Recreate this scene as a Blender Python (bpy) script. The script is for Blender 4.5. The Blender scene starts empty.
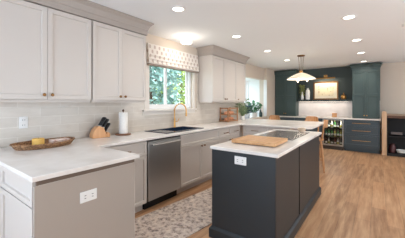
import bpy, bmesh, math, random
from mathutils import Vector, Matrix
random.seed(7)
S = bpy.context.scene
COL = S.collection
PI = math.pi

# ------------------------------------------------------------------ camera
cam_d = bpy.data.cameras.new('camera'); cam = bpy.data.objects.new('camera', cam_d); COL.objects.link(cam)
cam.location = (2.9144, 0.0, 1.3472); cam.rotation_euler = (PI/2, 0, 0.6378)
cam_d.sensor_width = 36.0; cam_d.lens = 236.43/405*36.0; cam_d.shift_y = -16.3/405
cam_d.clip_start = 0.02
S.camera = cam

# ------------------------------------------------------------------ world, daylight, exposure
S.view_settings.view_transform = 'Standard'; S.view_settings.look = 'None'
S.view_settings.exposure = -0.30; S.view_settings.gamma = 1.0; S.view_settings.use_curve_mapping = False
W = bpy.data.worlds.new('sky'); S.world = W; W.use_nodes = True
wn = W.node_tree.nodes; bg = wn['Background']
bg.inputs[0].default_value = (0.81, 0.91, 1.0, 1); bg.inputs[1].default_value = 5.0

def area(name, loc, rot, sx, sy, e, col):
    l = bpy.data.lights.new(name, 'AREA'); l.shape = 'RECTANGLE'; l.size = sx; l.size_y = sy; l.energy = e; l.color = col
    o = bpy.data.objects.new(name, l); COL.objects.link(o); o.location = loc; o.rotation_euler = rot
    return o
# daylight through the back and bay windows; the right-wall one is added fill
area('daylight_back_window', (1.2, -1.66, 1.35), (PI/2, 0, 0), 2.4, 1.9, 36, (0.32, 0.60, 1.0))
area('fill_right_window', (5.12, 2.6, 1.35), (PI/2, 0, PI/2), 3.6, 1.7, 14, (0.86, 0.93, 1.0))
area('daylight_bay_window', (-0.70, 6.53, 1.5), (PI/2, 0, -PI/2), 1.3, 1.15, 14, (0.70, 0.86, 1.0))
sun_d = bpy.data.lights.new('sun', 'SUN'); sun_d.energy = 5.0; sun_d.angle = 0.02; sun_d.color = (1, .96, .88)
sun = bpy.data.objects.new('sun', sun_d); COL.objects.link(sun); sun.rotation_euler = (0, math.radians(38), math.radians(8))
CAN_W = 27; CAN_COL = (1.0, 0.935, 0.86)

# ------------------------------------------------------------------ materials
def lin(c):
    return tuple((x/255/12.92) if x/255 <= 0.04045 else ((x/255+0.055)/1.055)**2.4 for x in c) + (1,)
def mat(name, c, rough=0.5, metal=0.0, spec=None, emit=None, es=0, noise=None, bump=None, coat=0):
    m = bpy.data.materials.new(name); m.use_nodes = True; n = m.node_tree.nodes; L = m.node_tree.links
    b = n['Principled BSDF']; b.inputs['Base Color'].default_value = lin(c); b.inputs['Roughness'].default_value = rough
    b.inputs['Metallic'].default_value = metal
    if coat: b.inputs['Coat Weight'].default_value = coat
    if spec is not None: b.inputs['Specular IOR Level'].default_value = spec
    if emit: b.inputs['Emission Color'].default_value = lin(emit); b.inputs['Emission Strength'].default_value = es
    if noise:                                  # (scale xyz, second colour, detail)
        sc, c2, de = noise
        t = n.new('ShaderNodeTexCoord'); mp = n.new('ShaderNodeMapping'); mp.inputs['Scale'].default_value = sc
        nz = n.new('ShaderNodeTexNoise'); nz.inputs['Scale'].default_value = 1; nz.inputs['Detail'].default_value = de
        r = n.new('ShaderNodeValToRGB'); r.color_ramp.elements[0].position = 0.35; r.color_ramp.elements[1].position = 0.68
        r.color_ramp.elements[0].color = lin(c); r.color_ramp.elements[1].color = lin(c2)
        L.new(t.outputs['Object'], mp.inputs['Vector']); L.new(mp.outputs[0], nz.inputs['Vector'])
        L.new(nz.outputs['Fac'], r.inputs['Fac']); L.new(r.outputs['Color'], b.inputs['Base Color'])
        if bump:
            bp = n.new('ShaderNodeBump'); bp.inputs['Strength'].default_value = bump; bp.inputs['Distance'].default_value = 0.01
            L.new(nz.outputs['Fac'], bp.inputs['Height']); L.new(bp.outputs[0], b.inputs['Normal'])
    return m
def brick_mat(name, swap, c1, c2, mortar, bw, rh, ms, rough, grain=None, offset=0.5, bump=0.0):
    """swap: which object axes become (u along the row, v across rows)"""
    m = bpy.data.materials.new(name); m.use_nodes = True; n = m.node_tree.nodes; L = m.node_tree.links
    b = n['Principled BSDF']; b.inputs['Roughness'].default_value = rough
    t = n.new('ShaderNodeTexCoord'); sp = n.new('ShaderNodeSeparateXYZ'); cb = n.new('ShaderNodeCombineXYZ')
    L.new(t.outputs['Object'], sp.inputs[0]); L.new(sp.outputs[swap[0]], cb.inputs[0]); L.new(sp.outputs[swap[1]], cb.inputs[1])
    k = n.new('ShaderNodeTexBrick'); k.inputs['Scale'].default_value = 1.0; k.offset = offset
    k.inputs['Color1'].default_value = lin(c1); k.inputs['Color2'].default_value = lin(c2); k.inputs['Mortar'].default_value = lin(mortar)
    k.inputs['Brick Width'].default_value = bw; k.inputs['Row Height'].default_value = rh; k.inputs['Mortar Size'].default_value = ms
    k.inputs['Bias'].default_value = 0.0
    L.new(cb.outputs[0], k.inputs['Vector'])
    out = k.outputs['Color']
    if grain:
        sc, cg, amt = grain
        mp = n.new('ShaderNodeMapping'); mp.inputs['Scale'].default_value = sc; L.new(cb.outputs[0], mp.inputs['Vector'])
        nz = n.new('ShaderNodeTexNoise'); nz.inputs['Scale'].default_value = 1; nz.inputs['Detail'].default_value = 5; nz.inputs['Roughness'].default_value = 0.65
        L.new(mp.outputs[0], nz.inputs['Vector'])
        r = n.new('ShaderNodeValToRGB'); r.color_ramp.elements[0].position = 0.40; r.color_ramp.elements[1].position = 0.72
        r.color_ramp.elements[0].color = (0, 0, 0, 1); r.color_ramp.elements[1].color = (amt, amt, amt, 1)
        L.new(nz.outputs['Fac'], r.inputs['Fac'])
        mx = n.new('ShaderNodeMix'); mx.data_type = 'RGBA'; mx.inputs['B'].default_value = lin(cg)
        mx.inputs[7].default_value = lin(cg)
        L.new(r.outputs['Color'], mx.inputs[0]); L.new(out, mx.inputs[6]); out = mx.outputs[2]
    L.new(out, b.inputs['Base Color'])
    if bump:
        bp = n.new('ShaderNodeBump'); bp.inputs['Strength'].default_value = bump; bp.inputs['Distance'].default_value = 0.003; bp.invert = True
        L.new(k.outputs['Fac'], bp.inputs['Height']); L.new(bp.outputs[0], b.inputs['Normal'])
    return m
def glass_mat(name, tint=(255, 255, 255), gloss=0.08, rough=0.02):
    m = bpy.data.materials.new(name); m.use_nodes = True; n = m.node_tree.nodes; L = m.node_tree.links
    n.remove(n['Principled BSDF']); o = n['Material Output']
    a = n.new('ShaderNodeBsdfTransparent'); a.inputs[0].default_value = lin(tint)
    g = n.new('ShaderNodeBsdfGlossy'); g.inputs['Roughness'].default_value = rough
    x = n.new('ShaderNodeMixShader'); x.inputs[0].default_value = gloss
    L.new(a.outputs[0], x.inputs[1]); L.new(g.outputs[0], x.inputs[2]); L.new(x.outputs[0], o.inputs[0])
    return m

GREIGE = mat('greige_paint', (206, 197, 189), 0.42)
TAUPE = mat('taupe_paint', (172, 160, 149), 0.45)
CROWN = mat('crown_taupe_paint', (172, 161, 152), 0.45)
WHITE = mat('white_paint', (238, 238, 238), 0.4)
CREAMP = mat('cream_trim_paint', (230, 222, 213), 0.45)
CEIL = mat('ceiling_paint', (238, 239, 240), 0.9)
WALLP = mat('beige_wall_paint', (214, 200, 185), 0.85)
TEAL = mat('dark_teal_paint', (62, 79, 77), 0.45)
TEALW = mat('dark_teal_wall_paint', (66, 76, 75), 0.7)
NAVY = mat('blue_grey_paint', (64, 77, 85), 0.42)
CHAR = mat('charcoal_paint', (35, 40, 43), 0.42)
CHARSIDE = CHAR
QUARTZ = mat('quartz', (238, 233, 228), 0.22, noise=((5, 5, 5), (226, 219, 212), 6))
MARBLE = mat('marble_splash', (236, 228, 222), 0.3, noise=((3, 3, 3), (218, 209, 203), 6))
TILE = brick_mat('glazed_tile', (1, 2), (220, 210, 198), (208, 198, 186), (224, 216, 206), 0.40, 0.10, 0.004, 0.22, grain=((4, 9, 1), (192, 180, 166), 0.5), bump=0.3)
FLOORM = brick_mat('oak_planks', (1, 0), (184, 138, 100), (148, 106, 74), (112, 78, 54), 1.25, 0.15, 0.002, 0.38, grain=((1.6, 16, 1), (218, 178, 138), 0.75), offset=0.37)
STEEL = mat('stainless_steel', (186, 184, 182), 0.42, 1.0)
STEELD = mat('dark_steel', (96, 96, 98), 0.35, 1.0)
BLACK = mat('black_plastic', (18, 18, 20), 0.4)
BLACKM = mat('matte_black', (14, 14, 16), 0.6)
BRASS = mat('brass', (196, 148, 88), 0.28, 1.0)
BRONZE = mat('aged_brass', (128, 92, 58), 0.38, 1.0)
SINKM = mat('navy_sink', (34, 46, 64), 0.16)
OAK = mat('honey_oak', (204, 156, 110), 0.45, noise=((30, 30, 3), (176, 124, 80), 4))
MAPLE = mat('maple_board', (216, 168, 118), 0.45, noise=((26, 3, 26), (196, 144, 94), 4))
BEECH = mat('beech', (222, 168, 120), 0.45, noise=((20, 20, 4), (208, 150, 100), 3))
DARKWOOD = mat('dark_walnut', (96, 62, 40), 0.45, noise=((20, 20, 4), (76, 48, 32), 3))
POSTW = mat('light_wood_post', (206, 172, 140), 0.5, noise=((20, 20, 2), (190, 154, 120), 3))
PAPER = mat('white_paper', (246, 242, 236), 0.9, noise=((90, 90, 90), (236, 232, 226), 2), bump=0.2)
PLATE = mat('white_plastic', (240, 238, 234), 0.35)
SLOT = mat('dark_slot', (70, 66, 62), 0.6)
COOK = mat('grey_ceramic_glass', (112, 106, 102), 0.24)
GLASS = glass_mat('window_glass')
GLASSD = glass_mat('fridge_door_glass', (225, 228, 228), 0.07)
WICKER = mat('wicker', (180, 136, 96), 0.8, noise=((60, 60, 80), (92, 62, 42), 3), bump=0.8)
LEAFB = mat('blue_green_leaf', (66, 100, 112), 0.4)
LEAFG = mat('green_leaf', (72, 132, 86), 0.4)
LEAFP = mat('pale_green_leaf', (138, 158, 116), 0.5)
LEAFO = mat('olive_leaf', (156, 162, 92), 0.5)
LEAFT = mat('blue_tree_leaf', (112, 160, 156), 0.5, noise=((3, 3, 3), (186, 216, 212), 2))
LEAFY = mat('yellow_tree_leaf', (160, 190, 92), 0.5, noise=((3, 3, 3), (214, 228, 150), 2))
BARK = mat('bark', (92, 76, 62), 0.9)
CERAM = mat('white_ceramic', (238, 236, 232), 0.25)
CERAMB = mat('pale_blue_ceramic', (208, 220, 230), 0.25)
CREAM = mat('cream_paper', (238, 222, 186), 0.8)
MATT = mat('cream_mat', (246, 236, 212), 0.8)
LAMPG = None

# ------------------------------------------------------------------ mesh helpers
class MB:
    def __init__(s): s.bm = bmesh.new()
    def box(s, x0, x1, y0, y1, z0, z1):
        v = [s.bm.verts.new(p) for p in ((x0,y0,z0),(x1,y0,z0),(x1,y1,z0),(x0,y1,z0),(x0,y0,z1),(x1,y0,z1),(x1,y1,z1),(x0,y1,z1))]
        for f in ((0,3,2,1),(4,5,6,7),(0,1,5,4),(1,2,6,5),(2,3,7,6),(3,0,4,7)): s.bm.faces.new([v[i] for i in f])
        return s
    def loops(s, loops, cap=True):
        vs = [[s.bm.verts.new(p) for p in l] for l in loops]; n = len(vs[0])
        for a, b in zip(vs[:-1], vs[1:]):
            for i in range(n): s.bm.faces.new((a[i], a[(i+1) % n], b[(i+1) % n], b[i]))
        if cap: s.bm.faces.new(vs[0][::-1]); s.bm.faces.new(vs[-1])
        return s
    def lathe(s, prof, c=(0, 0, 0), n=24, cap=True):
        return s.loops([[(c[0]+r*math.cos(2*PI*i/n), c[1]+r*math.sin(2*PI*i/n), c[2]+z) for i in range(n)] for r, z in prof], cap)
    def tube(s, pts, r, n=10, cap=True):
        P = [Vector(p) for p in pts]; rs = r if isinstance(r, (list, tuple)) else [r]*len(P); L = []
        t0 = (P[1]-P[0]).normalized(); u = t0.orthogonal().normalized()
        for i, p in enumerate(P):
            t = (P[min(i+1, len(P)-1)]-P[max(i-1, 0)]).normalized()
            u = (u - t*u.dot(t)).normalized(); w = t.cross(u)
            L.append([tuple(p + (u*math.cos(2*PI*k/n)+w*math.sin(2*PI*k/n))*rs[i]) for k in range(n)])
        return s.loops(L, cap)
    def prism(s, poly, f, a, b):
        """poly: 2-D points, f(u,v,w)->3-D, between w=a and w=b"""
        return s.loops([[f(u, v, a) for u, v in poly], [f(u, v, b) for u, v in poly]])
    def grid(s, us, vs, holes, f, a, b):
        """slab of rectangular cells with some left out; f(u,v,w)->3-D"""
        vv = {}
        def V(i, j):
            if (i, j) not in vv: vv[i, j] = s.bm.verts.new(f(us[i], vs[j], a))
            return vv[i, j]
        fs = [s.bm.faces.new((V(i, j), V(i+1, j), V(i+1, j+1), V(i, j+1)))
              for i in range(len(us)-1) for j in range(len(vs)-1) if (i, j) not in holes]
        r = bmesh.ops.extrude_face_region(s.bm, geom=fs)
        d = Vector(f(0, 0, b))-Vector(f(0, 0, a))
        for g in r['geom']:
            if isinstance(g, bmesh.types.BMVert): g.co += d
        return s
    def shaker(s, x0, x1, z0, z1, yf, t=0.02, fr=0.058, rec=0.014):
        s.box(x0, x1, yf, yf+t, z0, z1); s.bm.normal_update(); s.bm.faces.ensure_lookup_table()
        f = min(s.bm.faces[-6:], key=lambda q: q.calc_center_median().y)
        fr = min(fr, (z1-z0)*0.28, (x1-x0)*0.28)
        bmesh.ops.inset_individual(s.bm, faces=[f], thickness=fr)
        bmesh.ops.inset_individual(s.bm, faces=[f], thickness=0.004, depth=-rec)
        return s
    def leaf(s, base, d, up, L, w):
        d = Vector(d).normalized(); side = d.cross(Vector(up))
        if side.length < 1e-3: side = d.orthogonal()
        side.normalize(); n = side.cross(d).normalized(); b = Vector(base)
        p = [b, b+d*L*.35+side*w*.5+n*L*.05, b+d*L*.75+side*w*.36, b+d*L-n*L*.12, b+d*L*.75-side*w*.36, b+d*L*.35-side*w*.5+n*L*.05, b+d*L*.4-n*L*.0, b+d*L*.75-n*L*.05]
        v = [s.bm.verts.new(q) for q in p]
        for f in ((0,1,6),(1,2,7,6),(2,3,7),(3,4,7),(4,5,6,7),(5,0,6)): s.bm.faces.new([v[i] for i in f])
        return s
    def build(s, name, m, parent=None, bevel=0.0, smooth=True, ang=40, normals=True):
        if normals: bmesh.ops.recalc_face_normals(s.bm, faces=s.bm.faces[:])
        me = bpy.data.meshes.new(name); s.bm.to_mesh(me); s.bm.free(); me.materials.append(m)
        if smooth:
            for p in me.polygons: p.use_smooth = True
            me.set_sharp_from_angle(angle=math.radians(ang))
        o = bpy.data.objects.new(name, me); COL.objects.link(o)
        if parent: o.parent = parent
        if bevel:
            b = o.modifiers.new('bevel', 'BEVEL'); b.width = bevel; b.segments = 2; b.limit_method = 'ANGLE'; b.angle_limit = math.radians(50)
        return o
def tag(o, label, cat, group=None):
    o['label'] = label; o['category'] = cat
    if group: o['group'] = group
    return o
def thing(name, label, cat, loc=(0, 0, 0), rz=0, group=None):
    o = bpy.data.objects.new(name, None); COL.objects.link(o); o.empty_display_size = 0.05
    o.location = loc; o.rotation_euler = (0, 0, rz); return tag(o, label, cat, group)
def struct(o):
    o['kind'] = 'structure'; return o
def dup(root, loc, rz, label):
    def cp(o, parent):
        c = o.copy(); COL.objects.link(c)
        if parent: c.parent = parent
        for ch in list(o.children): cp(ch, c)
        return c
    r = cp(root, None); r.location = loc; r.rotation_euler = (0, 0, rz); r['label'] = label
    return r
def relabel(o, t): o['label'] = t; return o
XYZ = lambda u, v, w: (u, v, w)
YZX = lambda u, v, w: (w, u, v)      # u=Y v=Z w=X
XZY = lambda u, v, w: (u, w, v)      # u=X v=Z w=Y

# ------------------------------------------------------------------ room shell
CH = 2.44; FY = 8.3
struct(MB().box(-0.2, 5.35, -1.85, FY+0.15, -0.1, 0).build('floor', FLOORM, smooth=False))
struct(MB().box(-0.2, 5.35, -1.85, FY+0.15, CH, CH+0.1).build('ceiling', CEIL, smooth=False))
WY0, WY1, WZ0, WZ1 = 2.50, 3.62, 1.235, 2.06
BY0, BY1, BZ0, BZ1 = 5.86, 7.2, 0.90, 2.07
struct(MB().grid([-1.85, WY0, WY1, BY0, BY1, FY+0.15], [0, BZ0, WZ0, WZ1, BZ1, CH], {(1, 2), (3, 1), (3, 2), (3, 3)}, YZX, -0.14, 0.0).build('wall_left', WALLP, smooth=False))
struct(MB().box(-0.14, 5.35, FY, FY+0.15, 0, CH).build('wall_far', WALLP, smooth=False))
struct(MB().grid([-1.85, 0.8, 4.2, 5.6, 7.2, FY], [0, 0.5, 2.2, CH], {(1, 1), (3, 1)}, YZX, 5.2, 5.35).build('wall_right', WALLP, smooth=False))  # both window openings are added, out of view, to let in fill light
struct(MB().grid([-0.14, 0.25, 3.2, 5.35], [0, 0.4, 2.3, CH], {(1, 1)}, XZY, -1.85, -1.72).build('wall_back', WALLP, smooth=False))
# bay window box beyond the left wall
m = MB(); m.box(-0.62, -0.14, BY0, BY1+0.06, BZ0-0.06, BZ0); m.box(-0.62, -0.14, BY0, BY1+0.06, BZ1, BZ1+0.06)
m.box(-0.62, -0.14, BY1, BY1+0.06, BZ0, BZ1); m.box(-0.62, -0.14, BY0-0.06, BY0, BZ0-0.06, BZ1+0.06)
struct(m.build('wall_bay', WHITE, smooth=False))
struct(MB().box(0.0005, 0.10, BY1, FY-0.0005, 0, CH-0.0005).build('wall_pier', WALLP, smooth=False))
struct(MB().box(0.0005, 0.105, BY1-0.012, BY1-0.0005, BZ0+0.016, BZ1).build('trim_4', WHITE, smooth=False))
# dark accent wall behind the shelf and the marble splash below it
struct(MB().box(0.101, 2.97, FY-0.02, FY-0.001, 1.40, CH).build('wall_accent', TEALW, smooth=False))
struct(MB().box(0.101, 2.97, FY-0.022, FY-0.001, 0.914, 1.40).build('trim_1', MARBLE, smooth=False))
# tiled splash on the left wall, left open round the window
struct(MB().grid([0.0, 2.40, 3.72, 5.70], [0.914, 1.17, 1.378], {(1, 1)}, YZX, 0.001, 0.011).build('trim_2', TILE, smooth=False))
struct(MB().box(0.001, 0.011, 3.735, 3.765, 1.378, CH-0.02).build('trim_3', TILE, smooth=False))

# kitchen window
w1 = bpy.data.objects.new('window_1', None); COL.objects.link(w1); struct(w1); w1.location = (-0.1, 3.06, 1.25)
def win_parts(w, y0, y1, z0, z1, mull):
    hw = 0.045
    m = MB(); m.grid([y0, y0+hw, y1-hw, y1], [z0, z0+hw, z1-hw, z1], {(1, 1)}, YZX, -0.045, 0.045); m.build('window_frame', WHITE, w, 0.003)
    ys = [y0+hw]+mull+[y1-hw]
    for k in range(len(ys)-1):
        a, b = ys[k], ys[k+1]; sx = 0.0 if k % 2 else 0.012
        a2 = a-0.02 if k else a; b2 = b+0.02 if k < len(ys)-2 else b
        f = MB().grid([a2, a2+0.04, b2-0.04, b2], [z0+hw, z0+hw+0.04, z1-hw-0.04, z1-hw], {(1, 1)}, YZX, -0.03+sx*2, -0.008+sx*2).build('sash', WHITE, w, 0.002)
        MB().box(-0.021+sx*2, -0.017+sx*2, a2+0.04, b2-0.04, z0+hw+0.04, z1-hw-0.04).build('pane', GLASS, f, smooth=False)
win_parts(w1, WY0-3.06, WY1-3.06, WZ0-1.25, WZ1-1.25, [-0.09])
m = MB()
m.grid([-0.66, -0.56, 0.54, 0.60], [-0.015, 0.0, 0.81, 0.90], {(1, 0), (1, 1)}, YZX, 0.1015, 0.122)
m.build('casing', CREAMP, w1, 0.003)
MB().box(0.09, 0.16, -0.70, 0.61, -0.04, -0.012).build('window_sill', CREAMP, w1, 0.004)
MB().box(0.1015, 0.12, -0.69, 0.60, -0.10, -0.04).build('apron', CREAMP, w1, 0.003)
# bay window glazing
w2 = bpy.data.objects.new('window_2', None); COL.objects.link(w2); struct(w2); w2.location = (-0.57, 6.62, BZ0)
win_parts(w2, BY0-6.62, BY1-6.62, 0.0, BZ1-BZ0, [0.0])

# ------------------------------------------------------------------ outdoors
struct(MB().box(-14, -0.2, -6, 18, -0.3, -0.25).build('ground', mat('lawn', (112, 134, 78), 0.9), smooth=False))
def tree(name, label, x, y, z0, h, rad, leaf, n, seed):
    r = random.Random(seed); t = thing(name, label, 'tree', (x, y, -0.25))
    m = MB()
    m.tube([(0, 0, 0), (0.05, 0.02, h*.45), (0, 0, h*.9)], [0.09, 0.06, 0.02])
    for i in range(9):
        a = r.uniform(0, 2*PI); zz = h*r.uniform(.25, .75)
        m.tube([(0.03, 0, zz), (rad*.8*math.cos(a), rad*.8*math.sin(a), zz+h*.12)], [0.03, 0.008], 6)
    m.build('trunk', BARK, t)
    m = MB()
    for i in range(n):
        a = r.uniform(0, 2*PI); q = r.uniform(0.12, 1); el = r.uniform(-1, 1); rr = rad*(0.55+0.45*r.random())*(1-0.35*abs(q-.45))
        p = (rr*math.cos(a)*math.sqrt(1-el*el*.3), rr*math.sin(a)*math.sqrt(1-el*el*.3), z0+(h-z0)*q)
        m.leaf(p, (r.gauss(0, 1), r.gauss(0, 1), r.gauss(-.2, .7)), (r.gauss(0, 1), r.gauss(0, 1), 1), r.uniform(.12, .24), r.uniform(.06, .12))
    m.build('foliage', leaf, t, normals=False)
tree('tree', 'blue-green tree outside, seen through the left pane of the kitchen window', -3.0, 5.1, 0.3, 4.2, 1.05, LEAFT, 4200, 3)
tree('tree', 'yellow-green tree outside, seen through the right pane of the kitchen window', -4.2, 7.95, 0.2, 4.6, 1.25, LEAFY, 5200, 5)

# ------------------------------------------------------------------ cabinet builders (local: front faces -y, back at y=0, x along the width)
def knob(door, x, z, yf, m=BRONZE):
    M = MB(); M.lathe([(0.006, 0), (0.006, 0.014), (0.014, 0.02), (0.016, 0.026), (0.012, 0.032), (0.002, 0.033)], n=14)
    bmesh.ops.transform(M.bm, matrix=Matrix.Translation((x, yf, z)) @ Matrix.Rotation(PI/2, 4, 'X'), verts=M.bm.verts)
    M.build('knob', m, door)
def pull(door, x, z, yf, L=0.16, m=BRONZE, r=0.006):
    M = MB(); M.tube([(x-L/2, yf-0.03, z), (x+L/2, yf-0.03, z)], r)
    for q in (-L*.38, L*.38): M.tube([(x+q, yf, z), (x+q, yf-0.03, z)], r*.8)
    M.build('pull', m, door)
def front(t, kind, x0, x1, z0, z1, yf, m, h=None, hm=BRONZE, L=0.16):
    o = MB().shaker(x0+.0015, x1-.0015, z0+.0015, z1-.0015, yf).build(kind, m, t, 0.0015)
    if h == 'pull': pull(o, (x0+x1)/2, z1-0.045 if z1-z0 > .32 else (z0+z1)/2, yf, L, hm)
    elif h: # (x, z)
        knob(o, h[0], h[1], yf, hm)
    return o
def base_cab(label, loc, rz, Wd, D, m, fronts, name='base_cabinet', H=0.882, toe=True, toem=None, group=None):
    t = thing(name, label, 'cabinet', loc, rz, group)
    MB().box(0.001, Wd-0.001, -D+0.022, 0, 0.1, H).build('carcass', m, t, 0.001)
    if toe: MB().box(0.001, Wd-0.001, -D+0.085, -0.01, 0, 0.1).build('toe_kick', toem or m, t)
    for f in fronts: front(t, f[0], f[1], f[2], f[3], f[4], -D, m, *f[5:])
    return t
def upper_cab(label, loc, rz, Wd, D, m, doors, z0, z1, rail=True, hm=BRONZE):
    t = thing('wall_cabinet', label, 'cabinet', loc, rz)
    MB().box(0.001, Wd-0.001, -D+0.021, 0, z0, z1).build('carcass', m, t, 0.001)
    if rail: MB().grid([0.001, 0.02, Wd-0.02, Wd-0.001], [-D+0.024, -D+0.045, -0.012, -0.0], {(1, 1), (1, 2)}, XYZ, z0-0.028, z0).build('light_rail', m, t, 0.002)
    for x0, x1, kx in doors:
        o = MB().shaker(x0+.0015, x1-.0015, z0+.002, z1-.012, -D, fr=0.06).build('door', m, t, 0.0015)
        knob(o, kx, z0+0.045, -D, hm)
    return t
def crown(parent, x0, x1, D, m, z0=2.272, zt=CH-0.002, ends=(1, 1), name='crown_moulding', flare=0.075):
    L = []; h = zt-z0
    for o, z in ((0.014, 0), (0.014, .36), (0.02, .38), (0.022, .45), (flare*.55, .72), (flare*.9, .88), (flare, .90), (flare, 1.0)):
        zz = z0+h*z
        L.append([(x0-o*ends[0], -D-o, zz), (x1+o*ends[1], -D-o, zz), (x1+o*ends[1], -0.002, zz), (x0-o*ends[0], -0.002, zz)])
    return MB().loops(L).build(name, m, parent, smooth=False)
RL = PI/2      # cabinets on the left wall look towards +x
GAPX = 0.012

# ---- left wall, upper cabinets
c1 = upper_cab('large greige wall cabinet nearest the camera, above the wicker tray', (GAPX, 0.50, 0), RL, 0.878, 0.35, GREIGE, [(0, .44, .405), (.44, .875, .475)], 1.378, 2.275)
crown(c1, -0.02, 0.886, 0.35, CROWN, ends=(1, 0))
c2 = upper_cab('greige two-door wall cabinet left of the window, above the knife block', (GAPX, 1.387, 0), RL, 0.758, 0.35, GREIGE, [(.003, .38, .345), (.38, .76, .415)], 1.378, 2.275)
crown(c2, 0.0, 0.758, 0.35, CROWN, ends=(0, 1))
c3 = upper_cab('greige two-door wall cabinet right of the kitchen window', (GAPX, 3.775, 0), RL, 0.97, 0.35, GREIGE, [(0, .47, .435), (.47, .97, .505)], 1.378, 2.275)
crown(c3, 0.0, 0.969, 0.35, CROWN, ends=(1, 0))
c4 = upper_cab('narrow single-door greige wall cabinet above the peach fruit crate', (GAPX, 4.75, 0), RL, 0.44, 0.35, GREIGE, [(0, .44, .035)], 1.378, 2.275)
crown(c4, -0.004, 0.44, 0.35, CROWN, ends=(0, 1))

# ---- near peninsula
PY0, PY1, PX1 = 0.535, 1.262, 1.29
p1 = base_cab('bright greige end base cabinet of the near peninsula with taupe side panel', (0.600, PY1, 0), 0, 0.670, PY1-PY0, GREIGE,
              [('drawer', 0, 0.635, 0.705, 0.868), ('door', 0, 0.635, 0.108, 0.700)])
MB().box(0.652, 0.6693, -(PY1-PY0)+0.012, -0.004, 0.847, 0.8825).build('shadow_gap_strip', mat('shadow_gap_brown', (112, 96, 84), 0.7), p1, smooth=False)['label'] = 'brown strip painted as the shadow gap under the worktop'  # dark colour stands in for the shadow gap below the worktop edge
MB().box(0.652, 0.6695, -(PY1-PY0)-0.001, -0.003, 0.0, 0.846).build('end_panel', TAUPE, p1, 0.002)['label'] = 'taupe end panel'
def outlet(parent, c, n, tdir, name='outlet'):
    """plate centred at c, n = wall normal, tdir = long direction"""
    n = Vector(n); a = Vector(tdir); b = n.cross(a); R = Matrix((a, b, n)).transposed().to_4x4(); R.translation = Vector(c)
    M = MB(); M.box(-.060, .060, -.038, .038, 0, 0.007); bmesh.ops.transform(M.bm, matrix=R, verts=M.bm.verts); p = M.build(name, PLATE, parent, 0.003)
    for q in (-.026, .026):
        M = MB(); M.box(q-.017, q+.017, -.024, .024, .007, .010); bmesh.ops.transform(M.bm, matrix=R, verts=M.bm.verts); s_ = M.build('socket', PLATE, p, 0.002)
        M = MB()
        for z in (-.009, .009): M.box(q-.006, q+.006, z-.002, z+.002, .0101, .0108)
        bmesh.ops.transform(M.bm, matrix=R, verts=M.bm.verts); M.build('socket_slot', SLOT, p, smooth=False)
    return p
outlet(p1, (0.6695, 0.863-PY1, 0.69), (1, 0, 0), (0, 1, 0))['label'] = 'white outlet plate'
base_cab('bright greige base cabinet of the near peninsula, against the left wall', (0.015, PY1, 0), 0, 0.583, PY1-PY0, GREIGE,
         [('drawer', 0, 0.583, 0.70, 0.872), ('door', 0, 0.29, 0.108, 0.697, (0.255, 0.64)), ('door', 0.29, 0.583, 0.108, 0.697, (0.325, 0.64))])

# ---- base cabinets along the left wall
BD = 0.61
base_cab('taupe base cabinet with drawer and door left of the dishwasher', (GAPX, 1.268, 0), RL, 0.672, BD, GREIGE,
         [('drawer', 0, .672, .70, .872, 'pull'), ('door', 0, .336, .108, .697, (.30, .64)), ('door', .336, .672, .108, .697, (.372, .64))])
base_cab('taupe sink base cabinet right of the dishwasher, under the sink', (GAPX, 2.565, 0), RL, 1.05, BD, GREIGE,
         [('drawer_front', 0, 1.05, .70, .872), ('door', 0, .525, .108, .697, (.488, .655)), ('door', .525, 1.05, .108, .697, (.562, .655))], H=0.70)
base_cab('taupe base cabinet with two drawers below the peach fruit crate', (GAPX, 3.617, 0), RL, 0.79, BD, GREIGE,
         [('drawer', 0, .395, .70, .872, 'pull'), ('drawer', .395, .79, .70, .872, 'pull'), ('door', 0, .395, .108, .697, (.36, .64)), ('door', .395, .79, .108, .697, (.43, .64))])

# ---- dishwasher
dw = thing('dishwasher', 'stainless steel dishwasher with bar handle under the left counter', 'dishwasher', (GAPX, 1.943, 0), RL)
MB().box(0.002, 0.617, -0.575, 0, 0.1, 0.874).build('tub', BLACK, dw)
MB().box(0.012, 0.607, -0.618, -0.576, 0.115, 0.860).build('door', STEEL, dw, 0.004)
MB().box(0.012, 0.607, -0.545, -0.02, 0, 0.1).build('kick_plate', BLACKM, dw)
m = MB(); m.tube([(.05, -.655, .815), (.57, -.655, .815)], .011, 12)
for q in (.07, .55): m.tube([(q, -.618, .815), (q, -.655, .815)], .008)
m.build('handle', STEEL, dw)

# ---- far peninsula
QY0, QY1, QX1 = 4.41, 5.95, 2.0
q1 = base_cab('taupe base cabinet of the far peninsula beside the inner corner', (0.655, 5.12, 0), 0, 0.545, 0.68, GREIGE,
              [('drawer', 0.03, .545, .70, .872, 'pull'), ('door', 0.03, .545, .108, .697, (.08, .64))])
base_cab('taupe base cabinet at the end of the far peninsula', (1.205, 5.12, 0), 0, 0.42, 0.68, GREIGE,
         [('drawer', 0, .42, .70, .872, 'pull'), ('door', 0, .42, .108, .697, (.05, .64))])
# ---- one continuous worktop
CT0, CT1 = 0.8835, 0.914
m = MB()
us = [0.013, 0.12, 0.53, 0.648, 1.31, QX1]; vs = [0.51, 1.28, 2.615, 3.19, QY0-0.03, QY1]
holes = {(3, 1), (3, 2), (3, 3), (4, 0), (4, 1), (4, 2), (4, 3), (1, 2)}
m.grid(us, vs, holes, XYZ, CT0, CT1)
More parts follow.
